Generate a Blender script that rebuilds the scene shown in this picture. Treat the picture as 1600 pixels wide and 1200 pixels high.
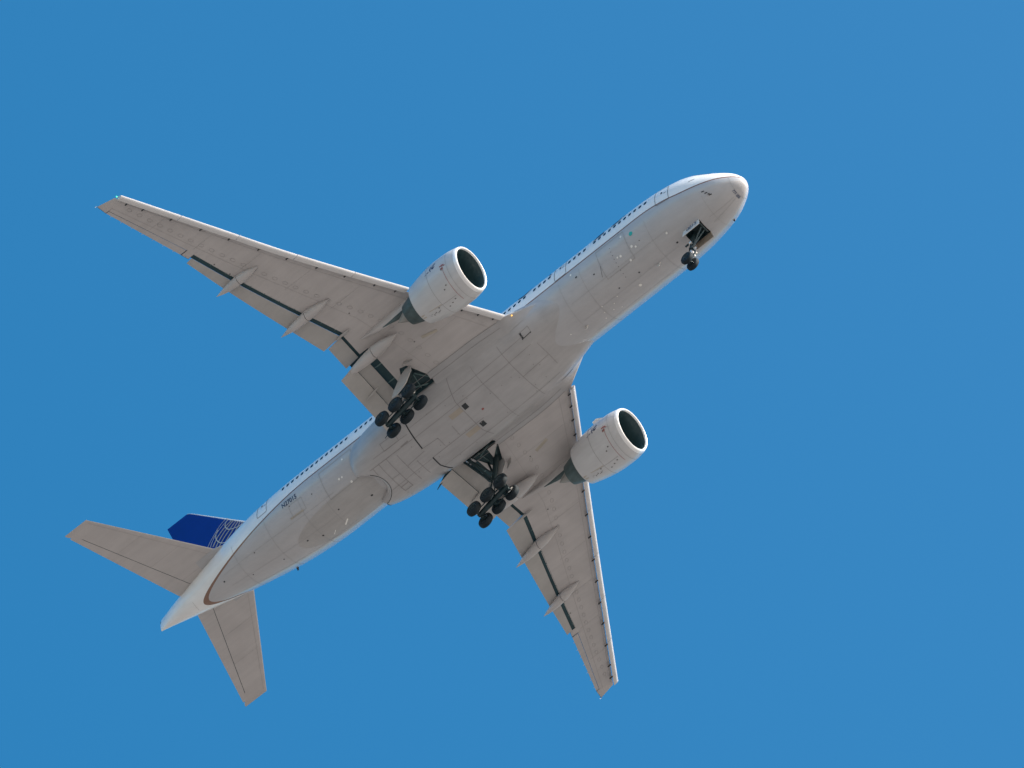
import bpy, bmesh, math, random
import numpy as np
from mathutils import Vector, Matrix
random.seed(7); rng = np.random.default_rng(7)
for o in list(bpy.data.objects): bpy.data.objects.remove(o)
S = bpy.context.scene; COL = S.collection

# ------------------------------------------------------------------ camera, sky, sun
# aircraft frame: x aft from the nose, y to starboard, z up
PROP = np.array([[ 0.9691945, 0.       ,-0.0725755], [ 0.       , 1.0308017, 0.       ], [-0.0622485, 0.       , 1.0438375]])          # proportions of the airframe
C0 = np.array([30.0, 0, 0])
BASE = np.array([31.6, 0, -6.6])                    # the root Empty, between the main wheels
RC = np.array([[-0.769854 ,-0.6364792,-0.0471066], [ 0.5563222,-0.6330617,-0.5382736], [ 0.3127786,-0.4405986, 0.8414526]])            # camera axes (right, down, forward)
CAMB = np.array([-161.281038 , 262.6547002,-504.8693717])        # camera in the airframe's frame
FPX = 11759.375087632414
shape = lambda V: (np.asarray(V, float) - C0) @ PROP.T + C0
BASEW = shape(BASE[None])[0]
ROOT = np.array([0, 0, 1.7]) - CAMB + BASEW         # world position of the root
cam = bpy.data.cameras.new('camera'); camo = bpy.data.objects.new('camera', cam); COL.objects.link(camo)
cam.sensor_width = 36; cam.lens = FPX / 1600 * 36; cam.clip_start = 1; cam.clip_end = 60000
camo.matrix_world = Matrix([list(r) + [t] for r, t in zip(np.c_[RC[0], -RC[1], -RC[2]], (0, 0, 1.7))] + [[0, 0, 0, 1]])
S.camera = camo
SUN = np.array([-.80, -.15, .58]); SUN /= np.linalg.norm(SUN)
W = bpy.data.worlds.new('World'); S.world = W; W.use_nodes = True
nt = W.node_tree; nt.nodes.clear()
sky = nt.nodes.new('ShaderNodeTexSky'); sky.sky_type = 'NISHITA'; sky.sun_disc = False
sky.sun_elevation = math.asin(SUN[2]); sky.sun_rotation = math.atan2(SUN[0], SUN[1])
sky.altitude = 200; sky.air_density = 1.0; sky.dust_density = 3.0; sky.ozone_density = 2.0
hsv = nt.nodes.new('ShaderNodeHueSaturation'); hsv.inputs['Hue'].default_value = .485
hsv.inputs['Saturation'].default_value = 1.47; hsv.inputs['Value'].default_value = 1.0
bg = nt.nodes.new('ShaderNodeBackground'); bg.inputs[1].default_value = .14
wo = nt.nodes.new('ShaderNodeOutputWorld')
nt.links.new(sky.outputs[0], hsv.inputs['Color']); nt.links.new(hsv.outputs[0], bg.inputs[0]); nt.links.new(bg.outputs[0], wo.inputs[0])
sl = bpy.data.lights.new('sun', 'SUN'); sl.energy = 5.0; sl.angle = math.radians(.5); sl.color = (1, .95, .87)
so = bpy.data.objects.new('sun', sl); COL.objects.link(so)
so.rotation_euler = Vector(-SUN).to_track_quat('-Z', 'Y').to_euler(); so.location = (0, 0, 900)
S.view_settings.view_transform = 'Standard'; S.view_settings.look = 'None'; S.view_settings.exposure = 0.86; S.view_settings.gamma = 1

# ------------------------------------------------------------------ materials
def paint(name, col, rough=.35, dirt=.10, streak=(.25, 3, 3), metal=0, spec=.5, coat=0):
    m = bpy.data.materials.new(name); m.use_nodes = True; n = m.node_tree; b = n.nodes['Principled BSDF']
    b.inputs['Roughness'].default_value = rough; b.inputs['Metallic'].default_value = metal
    b.inputs['Specular IOR Level'].default_value = spec; b.inputs['Coat Weight'].default_value = coat; b.inputs['Coat Roughness'].default_value = .12
    tc = n.nodes.new('ShaderNodeTexCoord'); mp = n.nodes.new('ShaderNodeMapping'); mp.inputs['Scale'].default_value = streak
    n1 = n.nodes.new('ShaderNodeTexNoise'); n1.inputs['Scale'].default_value = 1.0; n1.inputs['Detail'].default_value = 6; n1.inputs['Roughness'].default_value = .65
    n2 = n.nodes.new('ShaderNodeTexNoise'); n2.inputs['Scale'].default_value = .55; n2.inputs['Detail'].default_value = 3
    n.links.new(tc.outputs['Object'], mp.inputs[0]); n.links.new(mp.outputs[0], n1.inputs['Vector']); n.links.new(tc.outputs['Object'], n2.inputs['Vector'])
    ad = n.nodes.new('ShaderNodeMath'); ad.operation = 'ADD'; n.links.new(n1.outputs[0], ad.inputs[0]); n.links.new(n2.outputs[0], ad.inputs[1])
    mr = n.nodes.new('ShaderNodeMapRange'); mr.inputs['From Min'].default_value = .7; mr.inputs['From Max'].default_value = 1.25
    mr.inputs['To Min'].default_value = 1 - dirt; mr.inputs['To Max'].default_value = 1 + dirt * .35
    n.links.new(ad.outputs[0], mr.inputs[0])
    mx = n.nodes.new('ShaderNodeMix'); mx.data_type = 'RGBA'; mx.blend_type = 'MULTIPLY'; mx.inputs[0].default_value = 1
    mx.inputs[6].default_value = (*col, 1); n.links.new(mr.outputs[0], mx.inputs[7]); n.links.new(mx.outputs[2], b.inputs['Base Color'])
    m['out'] = 0
    return m
WHITE = (.84, .84, .83); GREY = (.455, .45, .46); WGREY = (.51, .475, .46)
M = dict(
    white=paint('white_paint', WHITE, .28, .06, coat=.3), grey=paint('grey_paint', GREY, .3, .12, coat=.2),
    wing=paint('wing_grey', WGREY, .40, .10, (.22, 2.6, 1)), wing2=paint('flap_grey', (.42, .405, .39), .42, .10, (.4, 2, 2)),
    fairing=paint('fairing_grey', (.42, .41, .412), .35, .12, coat=.1), nacelle=paint('nacelle_grey', (.56, .56, .565), .3, .1, (.3, 2, 2), coat=.25),
    lip=paint('polished_metal', (.86, .86, .86), .3, .04, metal=.25), slat=paint('slat_metal', (.66, .64, .63), .35, .08, metal=.3),
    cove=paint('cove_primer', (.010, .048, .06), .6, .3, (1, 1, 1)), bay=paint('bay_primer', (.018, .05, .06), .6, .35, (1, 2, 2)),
    line=paint('panel_seam', (.17, .165, .16), .6, .2), seamb=paint('belly_seam', (.29, .275, .27), .6, .1), fairpale=paint('flap_fairing_grey', (.50, .475, .465), .38, .1, (.5, 2, 2)), rib=paint('bay_rib', (.10, .17, .17), .5, .2), seamf=paint('skin_seam', (.335, .33, .33), .5, .1), dark=paint('dark_fitting', (.03, .035, .04), .5, .2),
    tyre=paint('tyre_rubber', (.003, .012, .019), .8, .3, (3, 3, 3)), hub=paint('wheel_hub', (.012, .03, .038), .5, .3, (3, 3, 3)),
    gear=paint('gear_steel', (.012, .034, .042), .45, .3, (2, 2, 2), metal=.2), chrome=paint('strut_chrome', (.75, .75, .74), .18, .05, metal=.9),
    gearlight=paint('gear_white', (.62, .60, .57), .35, .15, (2, 2, 2)),
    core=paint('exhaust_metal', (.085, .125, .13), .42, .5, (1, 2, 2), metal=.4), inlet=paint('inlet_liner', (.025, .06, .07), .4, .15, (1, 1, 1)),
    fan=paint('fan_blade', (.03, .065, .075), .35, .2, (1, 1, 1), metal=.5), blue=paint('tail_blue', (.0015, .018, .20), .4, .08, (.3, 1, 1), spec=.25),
    gold=paint('logo_gold', (.33, .29, .25), .45, .1), cream=paint('logo_cream', (.46, .44, .41), .4, .05),
    ink=paint('lettering_navy', (.015, .04, .11), .5, .1), red=paint('red_marking', (.34, .10, .09), .5, .1), teal=paint('teal_sticker', (.02, .42, .40), .5, .05),
    stripe=paint('gold_stripe', (.26, .15, .075), .45, .1), spot=paint('white_decal', (.85, .83, .78), .4, .05), glass=paint('window_glass', (.012, .022, .035), .12, .1),
    tan=paint('tan_patch', (.42, .37, .31), .5, .15), patch=paint('painted_reflection', (.415, .402, .395), .35, .12), brown=paint('door_inner', (.30, .25, .20), .5, .3, (2, 2, 2)),
)
def emit(name, col, k):
    m = bpy.data.materials.new(name); m.use_nodes = True; b = m.node_tree.nodes['Principled BSDF']
    b.inputs['Base Color'].default_value = (*col, 1); b.inputs['Emission Color'].default_value = (*col, 1); b.inputs['Emission Strength'].default_value = k; return m
M['green'] = emit('nav_green', (.05, .8, .35), 1.2); M['redlamp'] = emit('nav_red', (.9, .05, .1), 1.2); M['lamp'] = emit('lamp_white', (1, .9, .8), 1.5); M['amber'] = emit('lamp_amber', (1, .5, .1), 1.0)
# fuselage paint: white above the cheatline, gold line, grey belly (a painted livery stored per vertex as height over the line)
def fus_paint():
    m = paint('fuselage_livery', (1, 1, 1), .24, .075, (.10, 2.4, 2.4), coat=.6); n = m.node_tree
    at = n.nodes.new('ShaderNodeAttribute'); at.attribute_name = 'over_line'
    cr = n.nodes.new('ShaderNodeValToRGB'); cr.color_ramp.interpolation = 'CONSTANT'
    mr = n.nodes.new('ShaderNodeMapRange'); mr.inputs['From Min'].default_value = -1; mr.inputs['From Max'].default_value = 1
    n.links.new(at.outputs['Fac'], mr.inputs[0]); n.links.new(mr.outputs[0], cr.inputs[0])
    e = cr.color_ramp.elements; e[0].position = 0; e[0].color = (*GREY, 1); e[1].position = .5 - .030; e[1].color = (.23, .125, .085, 1)
    k = cr.color_ramp.elements.new(.5 + .030); k.color = (*WHITE, 1)
    mx = [x for x in n.nodes if x.type == 'MIX'][0]; n.links.new(cr.outputs[0], mx.inputs[6]); return m
M['fus'] = fus_paint()

# ------------------------------------------------------------------ mesh helpers
class MB:
    def __init__(s): s.v = []; s.f = []; s.m = []; s.a = {}
    def add(s, V, F, mi=0):
        k = len(s.v); s.v += [tuple(map(float, p)) for p in V]; s.f += [tuple(i + k for i in f) for f in F]; s.m += [mi] * len(F); return k
    def loft(s, rings, mi=0, closed=True, cap=(True, True), rows=None):
        n = len(rings[0]); V = [p for r in rings for p in r]; F = []; MI = []
        for i in range(len(rings) - 1):
            for j in range(n if closed else n - 1):
                j2 = (j + 1) % n; F.append((i * n + j, i * n + j2, (i + 1) * n + j2, (i + 1) * n + j)); MI.append(rows[j] if rows else mi)
        if cap[0]: F.append(tuple(range(n))[::-1]); MI.append(mi)
        if cap[1]: F.append(tuple((len(rings) - 1) * n + j for j in range(n))); MI.append(mi)
        k = len(s.v); s.v += [tuple(map(float, p)) for p in V]; s.f += [tuple(i + k for i in f) for f in F]; s.m += MI
    def lathe(s, prof, c, axis=(1, 0, 0), n=48, mi=0, cap=(False, False), tilt=None):
        # prof: (distance along axis, radius)
        ax = np.array(axis, float); ax /= np.linalg.norm(ax); u = np.cross(ax, (0, 0, 1)) if abs(ax[2]) < .9 else np.cross(ax, (0, 1, 0)); u /= np.linalg.norm(u); w = np.cross(ax, u)
        t = np.linspace(0, 2 * math.pi, n, endpoint=False); R = []
        for d, r in prof:
            P = np.array(c) + ax * d + r * (np.cos(t)[:, None] * u + np.sin(t)[:, None] * w)
            if tilt: P = tilt(P, d)
            R.append(P)
        s.loft(R, mi, True, cap)
    def tube(s, pts, r, n=12, mi=0):
        pts = [np.array(p, float) for p in pts]; rr = r if hasattr(r, '__len__') else [r] * len(pts); R = []
        for i, p in enumerate(pts):
            d = pts[min(i + 1, len(pts) - 1)] - pts[max(i - 1, 0)]; d /= np.linalg.norm(d)
            u = np.cross(d, (0, 1, 0)) if abs(d[1]) < .9 else np.cross(d, (0, 0, 1)); u /= np.linalg.norm(u); w = np.cross(d, u)
            t = np.linspace(0, 2 * math.pi, n, endpoint=False); R.append(p + rr[i] * (np.cos(t)[:, None] * u + np.sin(t)[:, None] * w))
        s.loft(R, mi)
    def box(s, lo, hi, mi=0):
        (x0, y0, z0), (x1, y1, z1) = lo, hi
        s.add([(x0, y0, z0), (x1, y0, z0), (x1, y1, z0), (x0, y1, z0), (x0, y0, z1), (x1, y0, z1), (x1, y1, z1), (x0, y1, z1)],
              [(0, 3, 2, 1), (4, 5, 6, 7), (0, 1, 5, 4), (1, 2, 6, 5), (2, 3, 7, 6), (3, 0, 4, 7)], mi)
    def slab(s, P, off, mi=0):
        # polygon P extruded by vector off
        P = [np.array(p, float) for p in P]; n = len(P); V = P + [p + np.array(off, float) for p in P]
        s.add(V, [tuple(range(n))[::-1], tuple(range(n, 2 * n))] + [(i, (i + 1) % n, n + (i + 1) % n, n + i) for i in range(n)], mi)
    def strip(s, pts, nrm, w, mi=0, up=.012):
        # ribbon of width w laid on a surface along pts with outward normals nrm
        pts = np.array(pts, float); nrm = np.array(nrm, float); V = []
        for i in range(len(pts)):
            d = pts[min(i + 1, len(pts) - 1)] - pts[max(i - 1, 0)]; d /= np.linalg.norm(d) + 1e-12
            b = np.cross(d, nrm[i]); b /= np.linalg.norm(b) + 1e-12; q = pts[i] + nrm[i] * up; V += [q - b * w / 2, q + b * w / 2]
        s.add(V, [(2 * i, 2 * i + 1, 2 * i + 3, 2 * i + 2) for i in range(len(pts) - 1)], mi)
    def mirror(s):
        s.v = [(x, -y, z) for x, y, z in s.v]; s.f = [f[::-1] for f in s.f]; return s
    def build(s, name, mats, parent=None, smooth=40, cut=None, label=None):
        me = bpy.data.meshes.new(name)
        me.from_pydata((shape(np.array(s.v)) - BASEW).tolist(), [], s.f)
        for m in (mats if isinstance(mats, (list, tuple)) else [mats]): me.materials.append(M[m] if isinstance(m, str) else m)
        me.polygons.foreach_set('material_index', s.m)
        bm = bmesh.new(); bm.from_mesh(me)
        if not s.a and not getattr(s, 'nomerge', False): bmesh.ops.remove_doubles(bm, verts=bm.verts, dist=1e-4)
        bmesh.ops.recalc_face_normals(bm, faces=[f for f in bm.faces]) if getattr(s, 'recalc', False) else None
        bm.to_mesh(me); bm.free()
        for k, arr in s.a.items():
            at = me.attributes.new(k, 'FLOAT', 'POINT'); at.data.foreach_set('value', np.array(arr, dtype=np.float32))
        ob = bpy.data.objects.new(name, me); COL.objects.link(ob)
        if cut:
            for c in cut:
                md = ob.modifiers.new('cut', 'BOOLEAN'); md.operation = 'DIFFERENCE'; md.object = c; md.solver = 'EXACT'; md.material_mode = 'TRANSFER'
            bpy.context.view_layer.update(); dg = bpy.context.evaluated_depsgraph_get()
            nm = bpy.data.meshes.new_from_object(ob.evaluated_get(dg)); ob.modifiers.clear(); ob.data = nm; me = nm; me.name = name
        finish(me, smooth)
        if parent: ob.parent = parent
        if label: ob['label'] = label
        return ob
def finish(me, ang):
    bm = bmesh.new(); bm.from_mesh(me)
    for f in bm.faces: f.smooth = True
    a = math.radians(ang)
    for e in bm.edges: e.smooth = not (len(e.link_faces) == 2 and e.calc_face_angle(0) > a)
    bm.to_mesh(me); bm.free()
def cutter(name, mb, mat):
    o = mb.build(name, mat); return o
def drop(*obs):
    for o in obs: bpy.data.objects.remove(o)
def pch(P):
    xs = np.array([p[0] for p in P], float); ys = np.array([p[1] for p in P], float); h = np.diff(xs); d = np.diff(ys) / h; m = np.zeros(len(xs)); m[0] = d[0]; m[-1] = d[-1]
    for i in range(1, len(xs) - 1):
        if d[i - 1] * d[i] > 0:
            w1 = 2 * h[i] + h[i - 1]; w2 = h[i] + 2 * h[i - 1]; m[i] = (w1 + w2) / (w1 / d[i - 1] + w2 / d[i])
    def f(x):
        x = np.clip(x, xs[0], xs[-1]); i = np.clip(np.searchsorted(xs, x) - 1, 0, len(h) - 1); t = (x - xs[i]) / h[i]
        return (2 * t**3 - 3 * t * t + 1) * ys[i] + (t**3 - 2 * t * t + t) * h[i] * m[i] + (-2 * t**3 + 3 * t * t) * ys[i + 1] + (t**3 - t * t) * h[i] * m[i + 1]
    return f

# ------------------------------------------------------------------ ground
def structure(name, me_pts, faces, mat):
    me = bpy.data.meshes.new(name); me.from_pydata(me_pts, [], faces); me.materials.append(mat); o = bpy.data.objects.new(name, me); COL.objects.link(o); o['kind'] = 'structure'; return o
gm = bpy.data.materials.new('dry_grass_ground'); gm.use_nodes = True; n = gm.node_tree; b = n.nodes['Principled BSDF']; b.inputs['Roughness'].default_value = .95
tc = n.nodes.new('ShaderNodeTexCoord'); nz = n.nodes.new('ShaderNodeTexNoise'); nz.inputs['Scale'].default_value = .012; nz.inputs['Detail'].default_value = 8
cr = n.nodes.new('ShaderNodeValToRGB'); cr.color_ramp.elements[0].position = .35; cr.color_ramp.elements[0].color = (.115, .105, .094, 1); cr.color_ramp.elements[1].position = .65; cr.color_ramp.elements[1].color = (.22, .203, .185, 1)
n.links.new(tc.outputs['Object'], nz.inputs['Vector']); n.links.new(nz.outputs[0], cr.inputs[0]); n.links.new(cr.outputs[0], b.inputs['Base Color'])
gv = [(0, 0, 0)]; gf = []; rad = [200, 600, 2000, 8000, 30000]; ns = 64
for r in rad: gv += [(r * math.cos(2 * math.pi * i / ns), r * math.sin(2 * math.pi * i / ns), 0) for i in range(ns)]
gf += [(0, 1 + i, 1 + (i + 1) % ns) for i in range(ns)]
for k in range(len(rad) - 1): gf += [(1 + k * ns + i, 1 + (k + 1) * ns + i, 1 + (k + 1) * ns + (i + 1) % ns, 1 + k * ns + (i + 1) % ns) for i in range(ns)]
structure('ground', gv, gf, gm)

# ------------------------------------------------------------------ the airliner
air = bpy.data.objects.new('airliner', None); COL.objects.link(air); air.location = ROOT; air.empty_display_size = 3
air['label'] = 'grey and white twin engined jet airliner with blue tail and landing gear down, flying overhead'; air['category'] = 'airplane'

# --- fuselage
AX = lambda x: .85 - .0225 * x
_x = [0, .1, .3, .6, 1, 1.5, 2, 3, 4, 5, 6, 7, 8, 9.5, 12, 44, 46, 48, 50, 52, 54, 56, 58, 60, 62, 62.9]
fa = pch(list(zip(_x, [0, .36, .66, .97, 1.27, 1.58, 1.84, 2.23, 2.53, 2.75, 2.9, 3.0, 3.06, 3.1, 3.1, 3.1, 3.07, 2.97, 2.8, 2.55, 2.22, 1.83, 1.4, .95, .45, .16])))
fb = pch(list(zip(_x, [-1.3, -1.6, -1.82, -2.03, -2.22, -2.42, -2.58, -2.8, -2.94, -3.02, -3.07, -3.09, -3.1, -3.1, -3.1, -3.08, -2.92, -2.65, -2.3, -1.9, -1.5, -1.1, -.7, -.3, .08, .22])))
ft = pch(list(zip(_x, [-1.3, -.94, -.62, -.25, .1, .45, .78, 1.45, 2.1, 2.5, 2.72, 2.88, 2.98, 3.06, 3.1, 3.1, 3.1, 3.09, 3.05, 2.95, 2.8, 2.6, 2.35, 2.1, 1.85, 1.75])))
def fpt(x, phi): return np.array([x, fa(x) * math.cos(phi), AX(x) + (ft(x) + fb(x)) / 2 + (ft(x) - fb(x)) / 2 * math.sin(phi)])
def fnr(x, phi):
    e = 1e-3; x = min(max(x, .01), 62.85); a = fpt(x + e, phi) - fpt(x - e, phi); b = fpt(x, phi + e) - fpt(x, phi - e); n = np.cross(a, b); n = -n / np.linalg.norm(n)
    c = np.array([x, 0, AX(x)]); return n if np.dot(n, fpt(x, phi) - c) > 0 or x < 1 and n[0] < 0 else -n
zline = pch([(0, -1.22), (1.5, -1.17), (3, -1.13), (4.7, -1.05), (6.5, -.82), (8.5, -.69), (44, -.68), (50, -.78), (60, -.72)])
fm = MB(); NS = 160
xs = np.concatenate([[.004, .02, .05], np.linspace(.1, 2, 24), np.linspace(2.15, 12, 50), np.linspace(12.5, 44, 64), np.linspace(44.25, 62.9, 76)])
ph = np.linspace(0, 2 * math.pi, NS, endpoint=False)
fm.loft([np.c_[np.full(NS, x), fa(x) * np.cos(ph), AX(x) + (ft(x) + fb(x)) / 2 + (ft(x) - fb(x)) / 2 * np.sin(ph)] for x in xs])
def fline(pts, w=.045, mi=1, sub=12, up=.012):
    # polyline in (x, phi degrees) on the fuselage skin
    P = []; N = []
    for (x0, p0), (x1, p1) in zip(pts[:-1], pts[1:]):
        for k in range(sub + 1):
            t = k / sub; x = x0 + (x1 - x0) * t; p = math.radians(p0 + (p1 - p0) * t); P.append(fpt(x, p)); N.append(fnr(x, p))
    fm.strip(P, N, w, mi, up)
def frect(x0, x1, p0, p1, w=.045, mi=1): fline([(x0, p0), (x1, p0), (x1, p1), (x0, p1), (x0, p0)], w, mi)
def fquad(x0, x1, p0, p1, mi, up=.014, n=6):
    for i in range(n):
        a = p0 + (p1 - p0) * i / n; c = p0 + (p1 - p0) * (i + 1) / n; V = [fpt(x, math.radians(p)) + fnr(x, math.radians(p)) * up for x, p in ((x0, a), (x1, a), (x1, c), (x0, c))]
        fm.add(V, [(0, 1, 2, 3)], mi)
def fspot(x, p, r, mi, up=.015, k=1.0):
    q = fpt(x, math.radians(p)); nn = fnr(x, math.radians(p)); u = np.array([1, 0, 0]) - nn * nn[0]; u /= np.linalg.norm(u); v = np.cross(nn, u)
    fm.add([q + nn * up + r * (k * math.cos(t) * u + math.sin(t) * v) for t in np.linspace(0, 2 * math.pi, 12, endpoint=False)], [tuple(range(12))], mi)
# seams: cargo doors, access panels, joins
frect(10.45, 13.3, -17, -62, .05, 8); fline([(13.3, -40), (13.6, -55)], .04)
frect(39.6, 43.0, -20, -64, .05, 8); frect(45.2, 46.6, -33, -52, .035, 8)
for x, p0, p1 in ((.85, -10, -170), (3.2, -40, -150), (8.4, -25, -155), (15.2, -20, -160), (17.3, -20, -90), (43.4, -60, -120), (45.6, -20, -160), (49.3, -20, -160), (53.2, -20, -160), (58.9, -60, -100)):
    fline([(x, p0), (x, (p0 + p1) / 2), (x, p1)], .022, 8, 24)
for p in (-58, -88, -118): fline([(7.0, p), (17, p)], .018, 8, 30); fline([(42.5, p), (55, p)], .018, 8, 30)
fline([(3.6, -82), (1.2, -86)], .025, 8); fline([(3.6, -96), (1.2, -94)], .025, 8)
fquad(45.5, 46.9, -50, -53, 2)
# decals and fittings on the skin
fspot(9.82, -29.2, .17, 3, k=1.1)
for x, p, r in ((10.74, -22.9, .12), (10.2, -45.9, .14), (9.9, -49.9, .11), (11.7, -46, .10), (11.4, -47.3, .13), (10.84, -60.7, .13), (7.13, -61.3, .12), (11.57, -99, .17), (16.0, -21, .11), (40.58, -26, .11), (39.97, -46.9, .15), (39.65, -51, .10), (41.5, -47.9, .12), (41.2, -48.2, .10), (40.68, -61.8, .13),
                (14.2, -96, .06), (14.6, -104, .06), (15.1, -88, .06), (15.3, -98, .06), (15.6, -108, .06), (14.0, -110, .06), (13.6, -90, .05), (18.6, -92, .07)): fspot(x, p, r * .78, 4)
fline([(43.05, -103), (43.6, -110)], .13, 4); fline([(44.5, -106), (44.9, -112)], .06, 4)
for x, p, r in ((15.6, -30, .10), (14.1, -44, .08), (13.0, -82, .07), (40.14, -97, .12), (43.0, -82, .08), (45.6, -101, .10), (46.9, -93, .09), (55.3, -70, .09), (49.7, -98, .07), (51.4, -60, .06), (44.2, -40, .06), (46.5, -34, .05), (10.9, -82, .08), (6.9, -82, .10), (18.9, -44, .12), (18.4, -42, .08), (20.3, -60, .06), (9.4, -46, .05), (52.8, -92, .06)): fspot(x, p, r * .72, 5, k=1.4)
for x, p in ((2.97, -33), (2.78, -38.5), (2.54, -46)): fline([(x - .12, p), (x + .12, p)], .085, 5, 4)
fline([(3.4, 8), (3.9, 3)], .05, 5, 4); fquad(3.6, 4.9, 38, 58, 6, .02)
for p in range(-75, -25, 6): fspot(12.0, p, .03, 5)
# dark oval under the aft belly: the fairing's reflection put into the paint
pp = [(39.0, -60), (41.5, -66), (44.2, -70), (46.0, -78), (47.5, -88), (47.7, -100), (46.6, -115), (44, -122), (40, -124)]
lo = [(x, math.radians(p)) for x, p in pp]
for i in range(0, 44):
    x0 = 39 + i * .2; x1 = x0 + .2
    def ext(x): 
        u = max(0, min(1, (47.8 - x) / 6.0)); h = 32 * math.sqrt(max(0, 1 - (1 - u) ** 2)); return -94 + h, -94 - h
    a0, b0 = ext(x0); a1, b1 = ext(x1); n = 10
    V = [fpt(x, math.radians(a + (b_ - a) * k / n)) + fnr(x, math.radians(a + (b_ - a) * k / n)) * .008 for x, a, b_ in ((x0, a0, b0), (x1, a1, b1)) for k in range(n + 1)]
    fm.add(V, [(k, k + 1, n + 2 + k, n + 1 + k) for k in range(n)], 7)
V = np.array(fm.v); over = V[:, 2] - AX(V[:, 0]) - zline(V[:, 0]); fm.a = {'over_line': np.clip(over, -1, 1)}
nb = MB(); nb.slab([(4.35, .72, -3.6), (6.0, .72, -3.6), (6.0, -.72, -3.6), (4.35, -.72, -3.6)], (0, 0, 2.2)); nb.recalc = True
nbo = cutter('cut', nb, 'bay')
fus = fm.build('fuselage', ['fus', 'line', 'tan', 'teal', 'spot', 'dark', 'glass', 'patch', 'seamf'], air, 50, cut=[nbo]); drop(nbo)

# cabin windows and doors (starboard side, the one in view)
def skin_patch(name, outline, mat, parent, up=.016, border=None):
    mb = MB(); P = [fpt(x, math.radians(p)) + fnr(x, math.radians(p)) * up for x, p in outline]; mb.add(P, [tuple(range(len(P)))])
    return mb.build(name, mat, parent)
def oval(x, p, hx, hp, n=14, k=2.6):
    return [(x + hx * math.copysign(abs(math.cos(t)) ** (2 / k), math.cos(t)), p + hp * math.copysign(abs(math.sin(t)) ** (2 / k), math.sin(t))) for t in np.linspace(0, 2 * math.pi, n, endpoint=False)]
for i in range(74):
    x = 7.99 + i * .5323
    if 16.0 < x < 17.9 or (i % 12 == 11 and i < 60) or 30.5 < x < 32: continue
    skin_patch('window', oval(x, 8.0, .15, 3.7), 'glass', fus)
for sg in (0, 1):
    for q in (((1.75, 48), (2.35, 30), (2.95, 33), (2.75, 58)), ((3.02, 34), (2.85, 57), (3.45, 55), (3.6, 36)), ((3.68, 37), (3.54, 54), (4.1, 50), (4.2, 39)), ((1.7, 50), (1.62, 86), (2.35, 86), (2.68, 60))):
        skin_patch('cockpit_window', [(x, a if not sg else 180 - a) for x, a in q], 'glass', fus)
def door(x0, x1, p0, p1):
    mb = MB(); r = .12; pr = math.degrees(r / 3); P = []; N = []
    ol = []
    for cx, cp, a0 in ((x1 - r, p1 - pr, 0), (x0 + r, p1 - pr, 90), (x0 + r, p0 + pr, 180), (x1 - r, p0 + pr, 270)):
        for k in range(5): a = math.radians(a0 + 90 * k / 4); ol.append((cx + r * math.cos(a), cp + pr * math.sin(a)))
    full = []
    for a, c in zip(ol, ol[1:] + ol[:1]):
        k = max(1, int(abs(c[1] - a[1]) / 3)); full += [(a[0] + (c[0] - a[0]) * j / k, a[1] + (c[1] - a[1]) * j / k) for j in range(k)]
    full.append(full[0])
    for x, p in full: P.append(fpt(x, math.radians(p))); N.append(fnr(x, math.radians(p)))
    mb.strip(P, N, .05, 0, .014); o = mb.build('door', 'line', fus)
    w = oval((x0 + x1) / 2, p0 + (p1 - p0) * .60, .09, 2.8); mb = MB(); mb.add([fpt(x, math.radians(p)) + fnr(x, math.radians(p)) * .016 for x, p in w], [tuple(range(len(w)))])
    xm = (x0 + x1) / 2
    for q in (p0 + (p1 - p0) * .50,): mb.strip([fpt(xm - .45, math.radians(q)), fpt(xm - .2, math.radians(q))], [fnr(xm, math.radians(q))] * 2, .05, 0, .016)
    mb.build('door_window', 'glass', o)
door(5.75, 7.0, -15.5, 22); door(16.35, 17.55, -11.5, 26); door(48.75, 49.85, -13, 24)
# amber, white lamps at the belly
def lamp(name, c, r, mat, parent):
    mb = MB(); t = np.linspace(0, math.pi, 7); mb.lathe([(-r * math.cos(a), r * math.sin(a) + 1e-4) for a in t], c, n=12); return mb.build(name, mat, parent)
def blade(name, x, p, h, c, mat, parent):
    q = fpt(x, math.radians(p)); nn = fnr(x, math.radians(p)); mb = MB(); w = np.cross(nn, (1, 0, 0)); w /= np.linalg.norm(w)
    mb.slab([q - nn * .05, q + np.array([c, 0, 0]) - nn * .05, q + np.array([c * .95, 0, 0]) + nn * h, q + np.array([c * .5, 0, 0]) + nn * h], w * .05); mb.recalc = True
    return mb.build(name, mat, parent)
blade('antenna', 9.0, -90, .32, .4, 'gearlight', fus); blade('antenna', 17.0, -97, .3, .35, 'gearlight', fus); blade('drain_mast', 49.9, -146, .20, .25, 'dark', fus)
for p in (-138, -42): blade('pitot_probe', 2.5, p, .18, .22, 'dark', fus)

# lettering
def lettering(name, txt, size, place, mat, parent, squash=1.0):
    cu = bpy.data.curves.new(name, 'FONT'); cu.body = txt; cu.size = size; cu.align_x = 'CENTER'; cu.align_y = 'CENTER'; cu.offset = size * .02
    t = bpy.data.objects.new('t', cu); COL.objects.link(t); bpy.context.view_layer.update()
    me = bpy.data.meshes.new_from_object(t.evaluated_get(bpy.context.evaluated_depsgraph_get())); bpy.data.objects.remove(t)
    mb = MB(); mb.add([place(v.co.x * squash, v.co.y) for v in me.vertices], [tuple(p.vertices) for p in me.polygons]); return mb.build(name, mat, parent)
def on_fus(x0, p0, du, dv, up=.018):
    # text u axis -> (dx, dphi deg) per metre, v axis likewise
    def f(u, v):
        x = x0 + du[0] * u + dv[0] * v; p = math.radians(p0 + du[1] * u + dv[1] * v); return fpt(x, p) + fnr(x, p) * up
    return f
k = math.degrees(1 / 3.0)
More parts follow.
